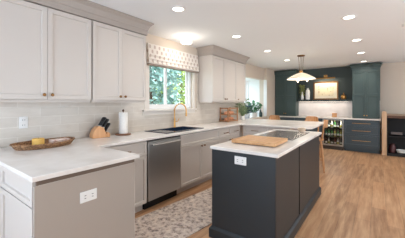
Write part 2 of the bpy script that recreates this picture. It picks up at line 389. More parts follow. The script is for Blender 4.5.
# soften the outer corners that stick out into the room
vd = [e for e in m.bm.edges if abs(e.verts[0].co.z-e.verts[1].co.z) > .01 and ((abs(e.verts[0].co.x-QX1) < 1e-4) or (abs(e.verts[0].co.x-1.31) < 1e-4 and e.verts[0].co.y < 1.3)) and len(e.link_faces) == 2]
vd = [e for e in vd if abs(e.link_faces[0].normal.dot(e.link_faces[1].normal)) < .5]
bmesh.ops.recalc_face_normals(m.bm, faces=m.bm.faces[:]); m.bm.normal_update()
ve = [e for e in m.bm.edges if abs(e.verts[0].co.z-e.verts[1].co.z) > .01 and e.calc_face_angle(0) > 1 and (abs(e.verts[0].co.x-QX1) < 1e-4)]
bmesh.ops.bevel(m.bm, geom=ve, offset=0.10, segments=5, affect='EDGES', profile=0.5)
tag(m.build('worktop', QUARTZ, bevel=0.004), 'white quartz worktop running along the left wall and over both peninsulas', 'worktop')

# ---- sink with drainboard, faucet
sk = thing('sink', 'dark navy sink with drainboard set in the worktop under the window', 'sink', (0.325, 2.80, CT1))
m = MB()
us = [-.235, -.195, .195, .235]; vs = [-.46, -.43, -.175, .38, .42]
m.grid(us, vs, {(1, 1), (1, 2)}, XYZ, 0.0005, 0.011)
m.build('rim', SINKM, sk, 0.003)
MB().box(-.195, .195, -.43, -.175, 0.0005, 0.004).build('drainboard', SINKM, sk)
m = MB(); a = (-.193, .193, -.17, .376); b = (-.18, .18, -.155, .36)
def rect(q, z): return [(q[0], q[2], z), (q[1], q[2], z), (q[1], q[3], z), (q[0], q[3], z)]
m.loops([rect(a, .008), rect(b, -.165)], cap=False); m.bm.faces.new([m.bm.verts.new(p) for p in rect(b, -.165)])
bmesh.ops.remove_doubles(m.bm, verts=m.bm.verts, dist=1e-5)
m.build('bowl', SINKM, sk)
fc = thing('faucet', 'brass gooseneck faucet standing behind the sink', 'faucet', (0.072, 3.02, CT1))
m = MB(); m.lathe([(.028, 0), (.028, .006), (.02, .012), (.017, .05), (.017, .16), (.014, .165)]); m.build('body', BRASS, fc)
pts = [(0, 0, .15), (0, 0, .30)]+[(0.085-.085*math.cos(t*PI/10), 0.055-.055*math.cos(t*PI/10), .30+.115*math.sin(t*PI/10)) for t in range(1, 11)]+[(.17, .11, .26)]
MB().tube(pts, .011, 12).build('spout', BRASS, fc)
MB().tube([(.17, .11, .27), (.17, .11, .20)], [.013, .016], 12).build('spray_head', BRASS, fc)
MB().tube([(0, .015, .10), (.02, .06, .11), (.03, .085, .16)], [.008, .007, .005]).build('lever', BRASS, fc)

# ------------------------------------------------------------------ island
IX0, IX1, IY0, IY1 = 1.572, 2.222, 1.970, 3.83
isl = thing('kitchen_island', 'charcoal kitchen island with white quartz top beside the runner rug', 'island', ((IX0+IX1)/2, (IY0+IY1)/2, 0))
hx, hy = (IX1-IX0)/2, (IY1-IY0)/2
MB().box(-hx+.012, hx-.05, -hy+.012, hy-.012, 0.02, 0.8825).build('carcass', CHAR, isl)
MB().box(-hx, hx-.002, -hy, -hy+.011, 0.10, 0.8825).build('front_panel', CHAR, isl, 0.002)
sy = 2.725-(IY0+IY1)/2
MB().box(hx-.034, hx, -hy+.0115, sy-.017, 0.10, 0.8825).build('side_panel', CHAR, isl, 0.002)
MB().box(hx-.034, hx, sy+.017, hy, 0.10, 0.8825).build('side_panel', CHAR, isl, 0.002)
MB().box(-hx, -hx+.011, -hy+.012, hy, 0.10, 0.8825).build('back_panel', CHAR, isl, 0.002)
b = 0.022
MB().loops([rect((-hx-o, hx+o, -hy-o, hy+o), z) for o, z in ((b, 0), (b, .088), (b-.006, .096), (.008, .105), (0.004, .112))]).build('base_moulding', CHAR, isl, smooth=False)
m = MB(); m.box(1.562-(IX0+IX1)/2, 2.25-(IX0+IX1)/2, 1.952-(IY0+IY1)/2, 3.86-(IY0+IY1)/2, CT0, CT1); m.build('island_top', QUARTZ, isl, 0.005)['label'] = 'white quartz top'
outlet(isl, (1.893-(IX0+IX1)/2, -hy, 0.81), (0, -1, 0), (1, 0, 0))['label'] = 'white outlet plate'
ck = tag(MB().grid([1.65, 1.655, 2.125, 2.13], [2.79, 2.795, 3.645, 3.65], set(), XYZ, CT1+.0005, CT1+.006).build('cooktop', COOK, bevel=0.002), 'dark grey glass cooktop set in the island top behind the cutting board', 'cooktop')
cb = thing('cutting_board', 'thick maple cutting board lying on the near end of the island', 'cutting board', (1.885, 2.44, CT1+.001), math.radians(1))
m = MB(); m.box(-.235, .235, -.215, .215, 0.006, .040); m.build('board', MAPLE, cb, 0.004)
for sx in (-1, 1):
    for s2 in (-1, 1): MB().lathe([(.012, 0), (.014, .006)], (sx*.20, s2*.18, 0), 12).build('foot', BLACK, cb)
bw = tag(MB().lathe([(.03, 0), (.035, .004), (.05, .03), (.055, .055), (.05, .055), (.045, .03), (.012, .008)], (2.0, 3.735, CT1+.001)).build('bowl', mat('beige_stoneware', (206, 184, 160), 0.5)), 'small beige bowl at the far end of the island beyond the cooktop', 'bowl')

# ------------------------------------------------------------------ rug
def rug_mat():
    m = bpy.data.materials.new('faded_rug'); m.use_nodes = True; n = m.node_tree.nodes; L = m.node_tree.links; b = n['Principled BSDF']; b.inputs['Roughness'].default_value = 0.95
    t = n.new('ShaderNodeTexCoord')
    def ramp(src, els):
        r = n.new('ShaderNodeValToRGB'); e = r.color_ramp.elements
        while len(e) < len(els): e.new(0.5)
        for k, (p, c) in enumerate(els): e[k].position = p; e[k].color = lin(c)
        L.new(src, r.inputs[0]); return r.outputs[0]
    nz = n.new('ShaderNodeTexNoise'); nz.inputs['Scale'].default_value = 19; nz.inputs['Detail'].default_value = 6; nz.inputs['Roughness'].default_value = .75; L.new(t.outputs['Object'], nz.inputs['Vector'])
    a = ramp(nz.outputs['Fac'], [(.38, (84, 72, 70)), (.47, (196, 176, 162)), (.54, (222, 206, 192)), (.66, (236, 224, 210))])
    vo = n.new('ShaderNodeTexVoronoi'); vo.inputs['Scale'].default_value = 13; L.new(t.outputs['Object'], vo.inputs['Vector'])
    c = ramp(vo.outputs['Distance'], [(.1, (192, 158, 142)), (.32, (216, 200, 186)), (.5, (178, 164, 158))])
    mx = n.new('ShaderNodeMix'); mx.data_type = 'RGBA'; mx.inputs[0].default_value = .28; L.new(a, mx.inputs[6]); L.new(c, mx.inputs[7]); L.new(mx.outputs[2], b.inputs['Base Color'])
    bp = n.new('ShaderNodeBump'); bp.inputs['Strength'].default_value = .5; bp.inputs['Distance'].default_value = .004; L.new(nz.outputs['Fac'], bp.inputs['Height']); L.new(bp.outputs[0], b.inputs['Normal'])
    return m
rg = thing('runner_rug', 'faded beige patterned runner rug on the floor beside the island', 'rug', (1.085, 2.33, 0.001), math.radians(-6))
MB().box(-.355, .355, -.95, .95, 0, .009).build('pile', rug_mat(), rg, 0.003)
FRM = mat('rug_fringe', (222, 212, 198), .95)
for s2 in (-1, 1):
    m = MB()
    for k in range(60):
        x = -.35+.70*k/59; m.box(x-.003, x+.003, min(s2*.95, s2*.98), max(s2*.95, s2*.98), 0.001, .004)
    m.build('fringe', FRM, rg, smooth=False)

# ------------------------------------------------------------------ far wall built-ins (fronts look towards -y)
FB = FY-0.024; FDp = 0.595
fb = [('far base cabinet in dark blue-grey against the left wall, behind the left stool', 0.105, 0.70), ('far base cabinet in dark blue-grey left of the wine fridge, behind the peninsula', 0.815, 0.79)]
for lb, x, wd in fb:
    base_cab(lb, (x, FB, 0), 0, wd, FDp, NAVY, [('drawer', 0, wd, .70, .872, 'pull', BRASS), ('door', 0, wd/2, .108, .697, (wd/2-.035, .64), BRASS), ('door', wd/2, wd, .108, .697, (wd/2+.035, .64), BRASS)])
t = base_cab('dark blue-grey drawer cabinet with brass pulls right of the wine fridge', (2.15, FB, 0), 0, 0.81, FDp, NAVY,
         [('drawer', 0, .81, .70, .872, 'pull', BRASS, .42), ('drawer', 0, .81, .47, .697, 'pull', BRASS, .42), ('drawer', 0, .81, .165, .467, 'pull', BRASS, .42)], toem=NAVY)
tag(MB().box(0.102, 2.985, FB-0.625, FB, CT0, CT1).build('worktop', QUARTZ, bevel=0.004), 'white quartz worktop on the far cabinets below the marble splash', 'worktop')
# wine fridge
wf = thing('wine_fridge', 'glass-door wine fridge full of bottles beside the far drawers', 'wine fridge', (1.612, FB, 0))
ww = 0.53
m = MB(); m.box(0, .02, -.56, 0, .1, .872); m.box(ww-.02, ww, -.56, 0, .1, .872); m.box(.02, ww-.02, -.56, 0, .1, .12); m.box(.02, ww-.02, -.56, 0, .85, .872); m.box(.02, ww-.02, -.02, 0, .12, .85)
m.build('case', BLACKM, wf, smooth=False)
MB().box(.005, ww-.005, -.55, -.02, 0.0, .1).build('grille', STEELD, wf)
dr = MB().grid([.0, .028, ww-.028, ww], [.108, .15, .845, .872], {(1, 1)}, XZY, -.60, -.562).build('door', STEEL, wf, 0.003)
MB().box(.028, ww-.028, -.586, -.581, .15, .845).build('pane', GLASSD, dr, smooth=False)
for z in (.35, .60):
    m = MB()
    for k in range(12): m.tube([(.025+k*.0436, -.54, z), (.025+k*.0436, -.03, z)], .004, 6)
    m.box(.021, ww-.021, -.548, -.54, z-.008, z+.008); m.build('shelf', STEELD, wf, smooth=False)
l = bpy.data.lights.new('fridge_fill_light', 'AREA'); l.size = .35; l.energy = 5; l.color = (1, .97, .9)  # lamp added inside the case so the bottles show
lo = bpy.data.objects.new('fridge_fill_light', l); COL.objects.link(lo); lo.parent = wf; lo.location = (ww/2, -.535, .845); l.size = .08; l.shape = 'RECTANGLE'; l.size = .45; l.size_y = .03
BOT = {'green': mat('green_glass', (66, 120, 62), .15), 'dark': mat('dark_glass', (30, 34, 30), .12), 'yellow': mat('yellow_can', (204, 186, 96), .3), 'white': mat('white_can', (224, 222, 214), .3), 'red': mat('red_can', (120, 40, 40), .3), 'teal': mat('teal_bottle', (70, 140, 120), .2)}
CAPM = mat('bottle_cap', (190, 170, 120), .35, .8)
rows = [(.3595+.25, ['white', 'dark', 'white', 'green', 'dark', 'white'], 'top', 'bottles on the top shelf of the wine fridge'),
        (.3595, ['teal', 'green', 'green', 'yellow', 'green', 'yellow'], 'middle', 'bottles on the middle shelf of the wine fridge'),
        (.1208, ['dark', 'white', 'dark', 'red', 'white', 'dark'], 'bottom', 'bottles on the bottom of the wine fridge')]
words = ['first', 'second', 'third', 'fourth', 'fifth', 'sixth']
protos = {}
for z, cs, sh, grp in rows:
    for k, c in enumerate(cs):
        lb = '%s bottle, %s from the left on the %s shelf of the wine fridge' % (c, words[k], sh)
        loc = (1.612+.07+k*.078, FB-.47, z)
        if c not in protos:
            t = thing('bottle', lb, 'bottle', loc, 0, grp)
            MB().lathe([(.026, 0), (.029, .004), (.029, .115), (.022, .145), (.011, .165), (.011, .205)], n=14).build('body', BOT[c], t)
            MB().lathe([(.0125, .205), (.0125, .222), (.004, .223)], n=12).build('cap', CAPM, t)
            MB().lathe([(.0295, .04), (.0295, .095)], n=14, cap=False).build('paper_label', BOT['white'] if c != 'white' else BOT['yellow'], t)
            protos[c] = t
        else:
            t = dup(protos[c], loc, 0, lb); t['group'] = grp
# tall hutches standing on the far counter
def hutch(label, x, wd, D):
    t = thing('hutch_cabinet', label, 'cabinet', (x, FB, 0))
    z0, z1 = CT1+.0015, 2.30
    MB().box(0.001, wd-.001, -D+.021, 0, z0, z1).build('carcass', TEAL, t, 0.001)
    for x0, x1, kx in ((0, wd/2, wd/2-.03), (wd/2, wd, wd/2+.03)):
        o = MB().shaker(x0+.003, x1-.003, 1.55, z1-.09, -D, fr=.05).shaker(x0+.003, x1-.003, z0+.003, 1.55, -D, fr=.05).build('door', TEAL, t, 0.0015); knob(o, kx, z0+.08, -D, BRASS)
    MB().box(0.001, wd-.001, -D, -D+.02, z1-.088, z1).build('frieze', TEAL, t)
    crown(t, 0.001, wd-.001, D, TEAL, z0=2.29, zt=2.405, ends=(0 if x < .1 else 1, 1), flare=.06)
    return t
hutch('dark teal two-door hutch cabinet in the far left corner', 0.11, 0.68, 0.36)
hutch('dark teal two-door hutch cabinet at the right end of the far counter', 2.335, 0.625, 0.40)
tag(MB().box(0.793, 2.33, FY-.26, FY-.023, 1.40, 1.445).build('wall_shelf', TEALW, bevel=0.002), 'dark teal floating shelf on the far wall between the hutches', 'shelf')
ls = thing('fill_strip', 'added slim fill light strip under the dark teal floating shelf', 'light', (1.54, FY-.16, 1.3995))  # unseen strip, added to brighten the marble splash
MB().box(-.70, .70, -.012, .012, -.012, 0).build('channel', STEELD, ls); MB().box(-.69, .69, -.009, .009, -.016, -.0125).build('diffuser', mat('fill_strip_glow', (255, 244, 226), .5, emit=(255, 240, 216), es=3), ls)
l = bpy.data.lights.new('fill_strip_lamp', 'AREA'); l.shape = 'RECTANGLE'; l.size = 1.38; l.size_y = .02; l.energy = 2.6; l.color = (1, .92, .84)
lo = bpy.data.objects.new('fill_strip_lamp', l); COL.objects.link(lo); lo.parent = ls; lo.location = (0, 0, -.018)
# framed art and picture light
fr = thing('framed_drawing', 'framed cream drawing lit by a brass picture light on the far wall', 'picture', (1.60, FY-.0225, 1.447))
m = MB(); m.grid([-.35, -.315, .315, .35], [0.0, .035, .525, .56], {(1, 1)}, XZY, -.03, 0); m.build('frame', BRONZE, fr, 0.003)
def art_mat():
    m = mat('cream_drawing', (242, 226, 190), .8); n = m.node_tree.nodes; L = m.node_tree.links; b = n['Principled BSDF']
    t = n.new('ShaderNodeTexCoord'); nz = n.new('ShaderNodeTexNoise'); nz.inputs['Scale'].default_value = 13; nz.inputs['Detail'].default_value = 5; L.new(t.outputs['Object'], nz.inputs['Vector'])
    r = n.new('ShaderNodeValToRGB'); r.color_ramp.elements[0].position = .32; r.color_ramp.elements[1].position = .46
    r.color_ramp.elements[0].color = lin((176, 132, 84)); r.color_ramp.elements[1].color = lin((244, 230, 196)); L.new(nz.outputs['Fac'], r.inputs[0]); L.new(r.outputs[0], b.inputs['Base Color'])
    return m
MB().box(-.314, .314, -.012, -.002, .036, .524).build('mount', MATT, fr, smooth=False)
MB().box(-.22, .22, -.0135, -.0122, .12, .44).build('drawing', art_mat(), fr, smooth=False)
pl = thing('picture_light', 'brass picture light fixed above the framed drawing', 'lamp', (1.60, FY-.0225, 2.13))
MB().box(-.05, .05, -.02, 0, .0, .09).build('wall_plate', BRASS, pl, 0.003)
MB().tube([(0, -.02, .05), (0, -.09, .08), (0, -.16, .03), (0, -.17, -.02)], .008).build('arm', BRASS, pl)
m = MB(); m.prism([(.034*math.cos(a), .034*math.sin(a)) for a in [PI*k/8 for k in range(9)]]+[(.029*math.cos(a), .029*math.sin(a)) for a in [PI-PI*k/8 for k in range(9)]], lambda u, v, w: (w, -.17+u, -.04+v), -.28, .28); m.build('shade', BRASS, pl)
MB().tube([(-.24, -.17, -.030), (.24, -.17, -.030)], .006).build('tube_bulb', mat('warm_bulb', (255, 235, 200), .5, emit=(255, 224, 176), es=3), pl)
l = bpy.data.lights.new('picture_lamp', 'AREA'); l.shape = 'RECTANGLE'; l.size = .5; l.size_y = .03; l.energy = 4; l.color = (1, .87, .68)
lo = bpy.data.objects.new('picture_lamp', l); COL.objects.link(lo); lo.parent = pl; lo.location = (0, -.17, -.062); lo.rotation_euler = (math.radians(25), 0, 0)

# shelf ornaments
def vase(name, label, loc, prof, m, cat='vase', part=None):
    return tag(MB().lathe(prof, loc, 20).build(name, m), label, cat)
vase('vase', 'short white bottle vase on the far shelf in front of the greenery', (0.95, 8.085, 1.4465), [(.032, 0), (.04, .01), (.042, .09), (.03, .14), (.018, .17), (.018, .24), (.022, .25), (.012, .25), (.012, .1)], CERAM)
vase('vase', 'tall white vase on the far shelf nearest the framed drawing', (1.10, 8.15, 1.4465), [(.055, 0), (.066, .01), (.068, .24), (.058, .29), (.028, .33), (.03, .37), (.022, .37), (.02, .3)], CERAM)
pt = thing('potted_plant', 'olive green leafy plant on the left end of the far shelf', 'plant', (0.925, 8.17, 1.4465))
def plant_leaves(M, seed, n, z0, z1, rad, L, w, droop=0.0, stems=None):
    r = random.Random(seed)
    for k in range(n):
        a = r.uniform(0, 2*PI); q = r.random(); rr = rad*math.sqrt(r.random())
        p = (rr*math.cos(a), rr*math.sin(a), z0+(z1-z0)*q)
        M.leaf(p, (math.cos(a)+r.gauss(0, .4), math.sin(a)+r.gauss(0, .4), r.uniform(-.2, 1)-droop), (r.gauss(0, .4), r.gauss(0, .4), 1), L*r.uniform(.7, 1.2), w*r.uniform(.7, 1.2))
        if stems: stems.tube([(0, 0, z0*.55), (p[0]*.6, p[1]*.6, (z0*.5+p[2])*.5), p], .0025, 5)
m = MB(); st = MB(); plant_leaves(m, 5, 110, .13, .50, .055, .07, .045, 0.5, st); m.build('foliage', LEAFO, pt, normals=False); st.build('stem', LEAFO, pt)
MB().lathe([(.035, 0), (.045, .01), (.05, .10), (.052, .11), (.042, .11), (.04, .09), (.01, .085)]).build('pot', mat('dark_pot', (60, 52, 44), .5), pt)
bc = thing('brass_jar', 'small lidded brass jar on the right end of the far shelf', 'jar', (2.10, 8.14, 1.4465))
MB().lathe([(.04, 0), (.06, .008), (.075, .06), (.07, .105), (.065, .11)]).build('body', BRASS, bc)
MB().lathe([(.07, .1105), (.05, .135), (.014, .142), (.014, .16), (.02, .175), (.012, .188), (.001, .19)]).build('lid', BRASS, bc)
bx = thing('recipe_box', 'small brown wooden box on the far counter by the right hutch', 'box', (1.86, 8.16, CT1+.001))
MB().box(-.06, .06, -.05, .05, 0, .085).build('body', BEECH, bx, 0.003); MB().box(-.063, .063, -.053, .053, .0855, .115).build('lid', BEECH, bx, 0.003)

# ------------------------------------------------------------------ low dark open cabinet at the right
oc = thing('open_cabinet', 'low open cabinet with light wood post and dark inside at the far right', 'cabinet', (3.0, 7.62, 0))
MB().box(0, .10, 0, .10, 0, 1.10).build('corner_post', POSTW, oc, 0.004)
m = MB(); m.lathe([(.045, 1.1005), (.05, 1.108), (.04, 1.12), (.02, 1.126), (.002, 1.127)], (.05, .05, 0)); m.build('cap', POSTW, oc)
MB().box(.101, 1.55, -.005, .45, 1.02, 1.055).build('top', mat('taupe_top', (150, 128, 108), .5), oc, 0.003)
MB().box(.101, 1.55, .0, .02, .955, 1.019).build('top_rail', DARKWOOD, oc, 0.002)
m = MB(); m.box(.101, 1.55, .43, .45, .04, 1.019); m.box(.101, .12, .02, .43, .04, 1.019); m.box(1.53, 1.55, .02, .43, .04, 1.019); m.box(.12, 1.53, .03, .43, .04, .06)
m.build('carcass', BLACKM, oc, smooth=False)
MB().box(.121, 1.529, .06, .429, .48, .50).build('shelf', BLACK, oc)
MB().box(.101, 1.55, .01, .03, .0, .06).build('plinth', BLACKM, oc)
OX, OY = 3.0, 7.62
GREYC = mat('grey_cloth', (120, 112, 112), .9); 
m = MB(); [m.loops([[(x+.11*a, y, z+.018*math.sin(3*a+y*20)) for a, y in ((-1, -.08), (1, -.08), (1, .08), (-1, .08))] for z in (k*.022, k*.022+.019)]) for k, (x, y, z) in enumerate([(0, 0, 0)]*3)]
o = tag(m.build('folded_cloth', GREYC, bevel=.004), 'grey folded cloth on the shelf of the low dark cabinet', 'cloth'); o.location = (OX+.30, OY+.2, .503+.018)
o = tag(MB().lathe([(.05, 0), (.09, .02), (.11, .08), (.112, .085), (.10, .08), (.08, .03), (.01, .015)]).build('bowl', CERAM), 'white bowl inside the low dark cabinet, lower level', 'bowl'); o.location = (OX+.40, OY+.2, .061)
REDJ = mat('dark_red_glaze', (78, 38, 38), .4)
jr = thing('jar', 'dark red jar inside the low dark cabinet beside the post', 'jar', (OX+.22, OY+.2, .061))
MB().lathe([(.05, 0), (.07, .02), (.075, .16), (.05, .2), (.05, .21)]).build('body', REDJ, jr)
MB().lathe([(.053, .2105), (.053, .225), (.012, .23), (.014, .25), (.002, .252)]).build('lid', REDJ, jr)

# ------------------------------------------------------------------ stools
def make_stool(label, loc, rz):
    t = thing('counter_stool', label, 'stool', loc, rz, 'honey wood counter stools at the far peninsula')
    M = MB(); n = 28; L = []
    for o, z in ((-.02, .60), (0, .607), (.004, .62), (-.003, .632), (-.03, .637)):
        L.append([((.19+o)*math.copysign(abs(math.cos(a))**.6, math.cos(a)), (.185+o)*math.copysign(abs(math.sin(a))**.6, math.sin(a)), z) for a in [2*PI*k/n for k in range(n)]])
    M.loops(L).build('seat', OAK, t)
    for sx in (-1, 1):
        for s2 in (-1, 1): MB().tube([(sx*.13, s2*.13, .603), (sx*.165, s2*.165, .3), (sx*.195, s2*.195, 0)], [.017, .02, .014], 10).build('leg', OAK, t)
    M = MB()
    for z, q in ((.2, .177), (.3, .165)):
        pass
    for sx in (-1, 1): M.tube([(sx*.172, -.172, .24), (sx*.172, .172, .24)], .011)
    M.tube([(-.178, -.178, .2), (.178, -.178, .2)], .012); M.tube([(-.172, .172, .27), (.172, .172, .27)], .011); M.build('stretcher', OAK, t)
    for sx in (-1, 1): MB().tube([(sx*.15, .15, .634), (sx*.155, .175, .78), (sx*.155, .19, .90)], [.015, .014, .012], 10).build('back_post', OAK, t)
    K = [k/10*2-1 for k in range(11)]; arc = lambda x: .175+.055*(1-x*x)
    def prof(z, d, h): return [(.145*x*h, arc(x)+d, z) for x in K]+[(.145*x*h, arc(x)+d+.022, z) for x in K[::-1]]
    MB().loops([prof(.865, 0, .96), prof(.88, 0, 1.0), prof(.94, .006, 1.0), prof(.985, .010, .93), prof(1.005, .013, .75)]).build('backrest', OAK, t)
    return t
st0 = make_stool('honey wood stool at the right end of the far peninsula, seen from its side', (1.87, 5.18, 0), -PI/2+.16)
dup(st0, (1.60, 6.14, 0), 0, 'honey wood stool behind the far peninsula, its crest showing left of the wine fridge')
dup(st0, (0.66, 6.14, 0), 0, 'honey wood stool behind the far peninsula, near the bay window and left wall')

# ------------------------------------------------------------------ things on the left counter
Z = CT1+.001
tr = thing('wicker_tray', 'oval wicker tray on the near end of the left counter', 'tray', (0.25, 0.96, Z), math.radians(98))
def oval(a, b, z, n=36, bump=0): return [((a)*math.cos(2*PI*k/n), b*math.sin(2*PI*k/n), z+(.008*abs(math.cos(2*PI*k/n))**3 if bump else 0)) for k in range(n)]
m = MB(); m.loops([oval(.25, .15, 0), oval(.268, .165, .015, bump=1), oval(.28, .175, .036, bump=1), oval(.284, .178, .038, bump=1), oval(.276, .17, .038, bump=1), oval(.262, .16, .015, bump=1), oval(.24, .145, .008)]); m.build('basket', WICKER, tr)
m = MB(); ring = [(.282*math.cos(2*PI*k/48), .176*math.sin(2*PI*k/48), .041+.008*abs(math.cos(2*PI*k/48))**3) for k in range(49)]
m.tube(ring, .008, 8, cap=False); m.build('rim', WICKER, tr)
cd = thing('yellow_candle', 'squat yellow block candle standing in the wicker tray', 'candle', (0.22, 0.91, Z+.0085))
MB().lathe([(.047, 0), (.052, .004), (.052, .068), (.046, .072), (.01, .068)], n=24).build('wax', mat('yellow_wax', (244, 196, 104), .5), cd); MB().tube([(0, 0, .068), (.002, 0, .08)], .0015, 6).build('wick', BLACKM, cd)
nm = mat('striped_napkin', (246, 232, 222), .9, noise=((40, 4, 40), (206, 166, 150), 3))
for k in range(3):
    o = tag(MB().grid([-.085, -.03, .04, .085], [-.05, 0, .05], set(), XYZ, 0, .015).build('napkin', nm, bevel=.004), ['folded pink-white napkin lying lowest in the wicker tray', 'folded pink-white napkin in the middle of the pile in the wicker tray', 'folded pink-white napkin on top of the pile in the wicker tray'][k], 'napkin', 'folded napkins in the wicker tray')
    o.location = (0.25+.004*k, 1.09, Z+.009+k*.0162); o.rotation_euler = (0, 0, 1.5+k*.08)
# knife block
kb = thing('knife_block', 'slanted beech knife block on the left counter under the wall cabinet', 'knife block', (0.13, 1.60, Z), math.radians(80))
m = MB(); m.prism([(-.10, 0), (.075, 0), (.075, .03), (.035, .125), (-.02, .145), (-.07, .11), (-.10, .05)], lambda u, v, w: (u, w, v), -.055, .055); m.build('block', BEECH, kb, .006)
m = MB(); m.prism([(.076, 0), (.115, 0), (.118, .04), (.10, .06), (.076, .06)], lambda u, v, w: (u, w, v), -.05, .05); m.build('front_step', BEECH, kb, .006)
kn0 = None; KH = mat('black_knife_handle', (20, 20, 22), .35)
Rk = Matrix.Translation((0.13, 1.60, Z)) @ Matrix.Rotation(math.radians(80), 4, 'Z')
for i, (u, w, zz) in enumerate([(.008, -.038, .138), (.008, 0, .138), (.008, .038, .138), (.041, -.038, .116), (.041, 0, .116), (.041, .038, .116), (.064, -.02, .062), (.064, .02, .062)]):
    p = Rk @ Vector((u, w, zz+.009)); lb = 'black-handled kitchen knife standing in the beech knife block'
    if kn0 is None:
        kn0 = thing('kitchen_knife', lb, 'knife', p, math.radians(80), 'black knives in the knife block')
        m = MB(); m.tube([(0, 0, 0), (.025, 0, .045), (.050, 0, .085), (.058, 0, .10)], [.012, .013, .0155, .011], 10); m.build('handle', KH, kn0)
        MB().tube([(-.002, 0, -.004), (.001, 0, .002)], .012, 10).build('bolster', STEEL, kn0)
    else: dup(kn0, p, math.radians(80)+random.uniform(-.25, .25), lb)
# paper towel
ph = thing('paper_towel_holder', 'dark wooden paper towel holder on the left counter beside the window', 'paper towel holder', (0.15, 1.93, Z))
MB().lathe([(.10, 0), (.104, .004), (.104, .016), (.095, .02)], n=28).build('base', mat('walnut_base', (126, 84, 56), .45), ph)
MB().tube([(0, 0, .02), (0, 0, .315)], .007).build('post', DARKWOOD, ph)
MB().lathe([(.006, .31), (.014, .32), (.015, .332), (.008, .342), (.001, .343)], n=14).build('finial', DARKWOOD, ph)
m = MB(); m.lathe([(.02, 0), (.056, 0), (.0575, .003), (.0575, .277), (.056, .28), (.02, .28)], n=32, cap=False); bmesh.ops.bridge_loops(m.bm, edges=[e for e in m.bm.edges if e.is_boundary])
o = tag(m.build('paper_towel_roll', PAPER), 'white paper towel roll standing on the dark wooden holder', 'paper towel'); o.location = (0.15, 1.93, Z+.0205)
# wall outlet
wo = thing('wall_outlet', 'white double outlet on the tiled wall behind the wicker tray', 'outlet', (0.0115, 0.85, 1.145))
outlet(wo, (0, 0, 0), (1, 0, 0), (0, 0, 1), 'cover_plate')
# fruit crate
cr = thing('fruit_crate', 'open wooden crate of peach fruit on the counter right of the window', 'crate', (0.14, 4.78, Z), PI/2)
CRW = mat('crate_wood', (190, 140, 100), .6, noise=((20, 20, 20), (164, 114, 78), 3))
wx, wy, wz = .215, .10, .32
for x in (-wx, wx):
    for y in (-wy, wy): MB().box(x-.012, x+.012, y-.012, y+.012, 0, wz).build('corner_post', CRW, cr, .002)
m = MB()
for z0 in (.01, .15, wz-.03):
    for y in (-wy, wy): m.box(-wx, wx, y-.008, y+.008, z0, z0+.022)
    for x in (-wx, wx): m.box(x-.008, x+.008, -wy, wy, z0, z0+.022)
m.build('rail', CRW, cr, .002)
for z0 in (.012, .155):
    MB().box(-wx+.01, wx-.01, -wy+.01, wy-.01, z0, z0+.01).build('shelf', CRW, cr, .001)
PEA = mat('peach_skin', (238, 184, 146), .5, noise=((12, 12, 12), (222, 146, 108), 2))
fr0 = None; k = 0
for sh, z0 in (('lower', .0225), ('upper', .1655)):
    for i in range(5):
        lb = '%s peach from the left on the %s shelf of the wooden crate' % (words[i], sh)
        loc = (0.14+random.uniform(-.01, .01), 4.78-.16+i*.08, Z+z0)
        if fr0 is None:
            fr0 = thing('peach', lb, 'fruit', loc, 0, 'peaches in the wooden crate')
            m = MB(); m.lathe([(.003, .001)]+[(.038*math.sin(t*PI/12), .036-.036*math.cos(t*PI/12)) for t in range(1, 12)]+[(.004, .066)], n=18); m.build('flesh', PEA, fr0)
            MB().tube([(0, 0, .065), (.003, 0, .08)], .002, 6).build('stem', BARK, fr0)
        else: dup(fr0, loc, random.uniform(0, 6), lb)

# plants on the bay ledge
def potted(label, loc, potm, potp, leaf, seed, n, z0, z1, rad, L, w, droop=0):
    t = thing('potted_plant', label, 'plant', loc)
    MB().lathe(potp).build('pot', potm, t)
    m = MB(); s_ = MB(); plant_leaves(m, seed, n, z0, z1, rad, L, w, droop, s_); m.build('foliage', leaf, t, normals=False); s_.build('stem', leaf, t)
    return t
pot = lambda r, h: [(r*.72, 0), (r*.78, .004), (r, h), (r*1.04, h), (r*.92, h), (r*.85, h*.8), (.005, h*.78)]
LZ = BZ0+.001
potted('tall pale green wispy plant beside the peach fruit crate', (0.20, 5.34, Z), CERAM, pot(.06, .10), LEAFP, 11, 110, .16, .50, .11, .11, .035)
potted('blue-green bushy plant in a pale blue pot on the bay ledge', (-0.10, 6.13, LZ), CERAMB, pot(.13, .14), LEAFB, 12, 150, .14, .36, .13, .10, .06)
potted('green leafy plant in a white pot on the bay ledge, right of the blue-green plant', (-0.10, 6.68, LZ), CERAM, pot(.11, .15), LEAFG, 13, 90, .18, .44, .17, .14, .085)
vase('bottle_vase', 'slim dark bottle vase at the right end of the bay ledge', (-0.05, 7.08, LZ), [(.04, 0), (.05, .01), (.055, .12), (.03, .17), (.02, .23), (.024, .24), (.012, .24), (.012, .15)], mat('dark_teal_glaze', (36, 60, 58), .25))

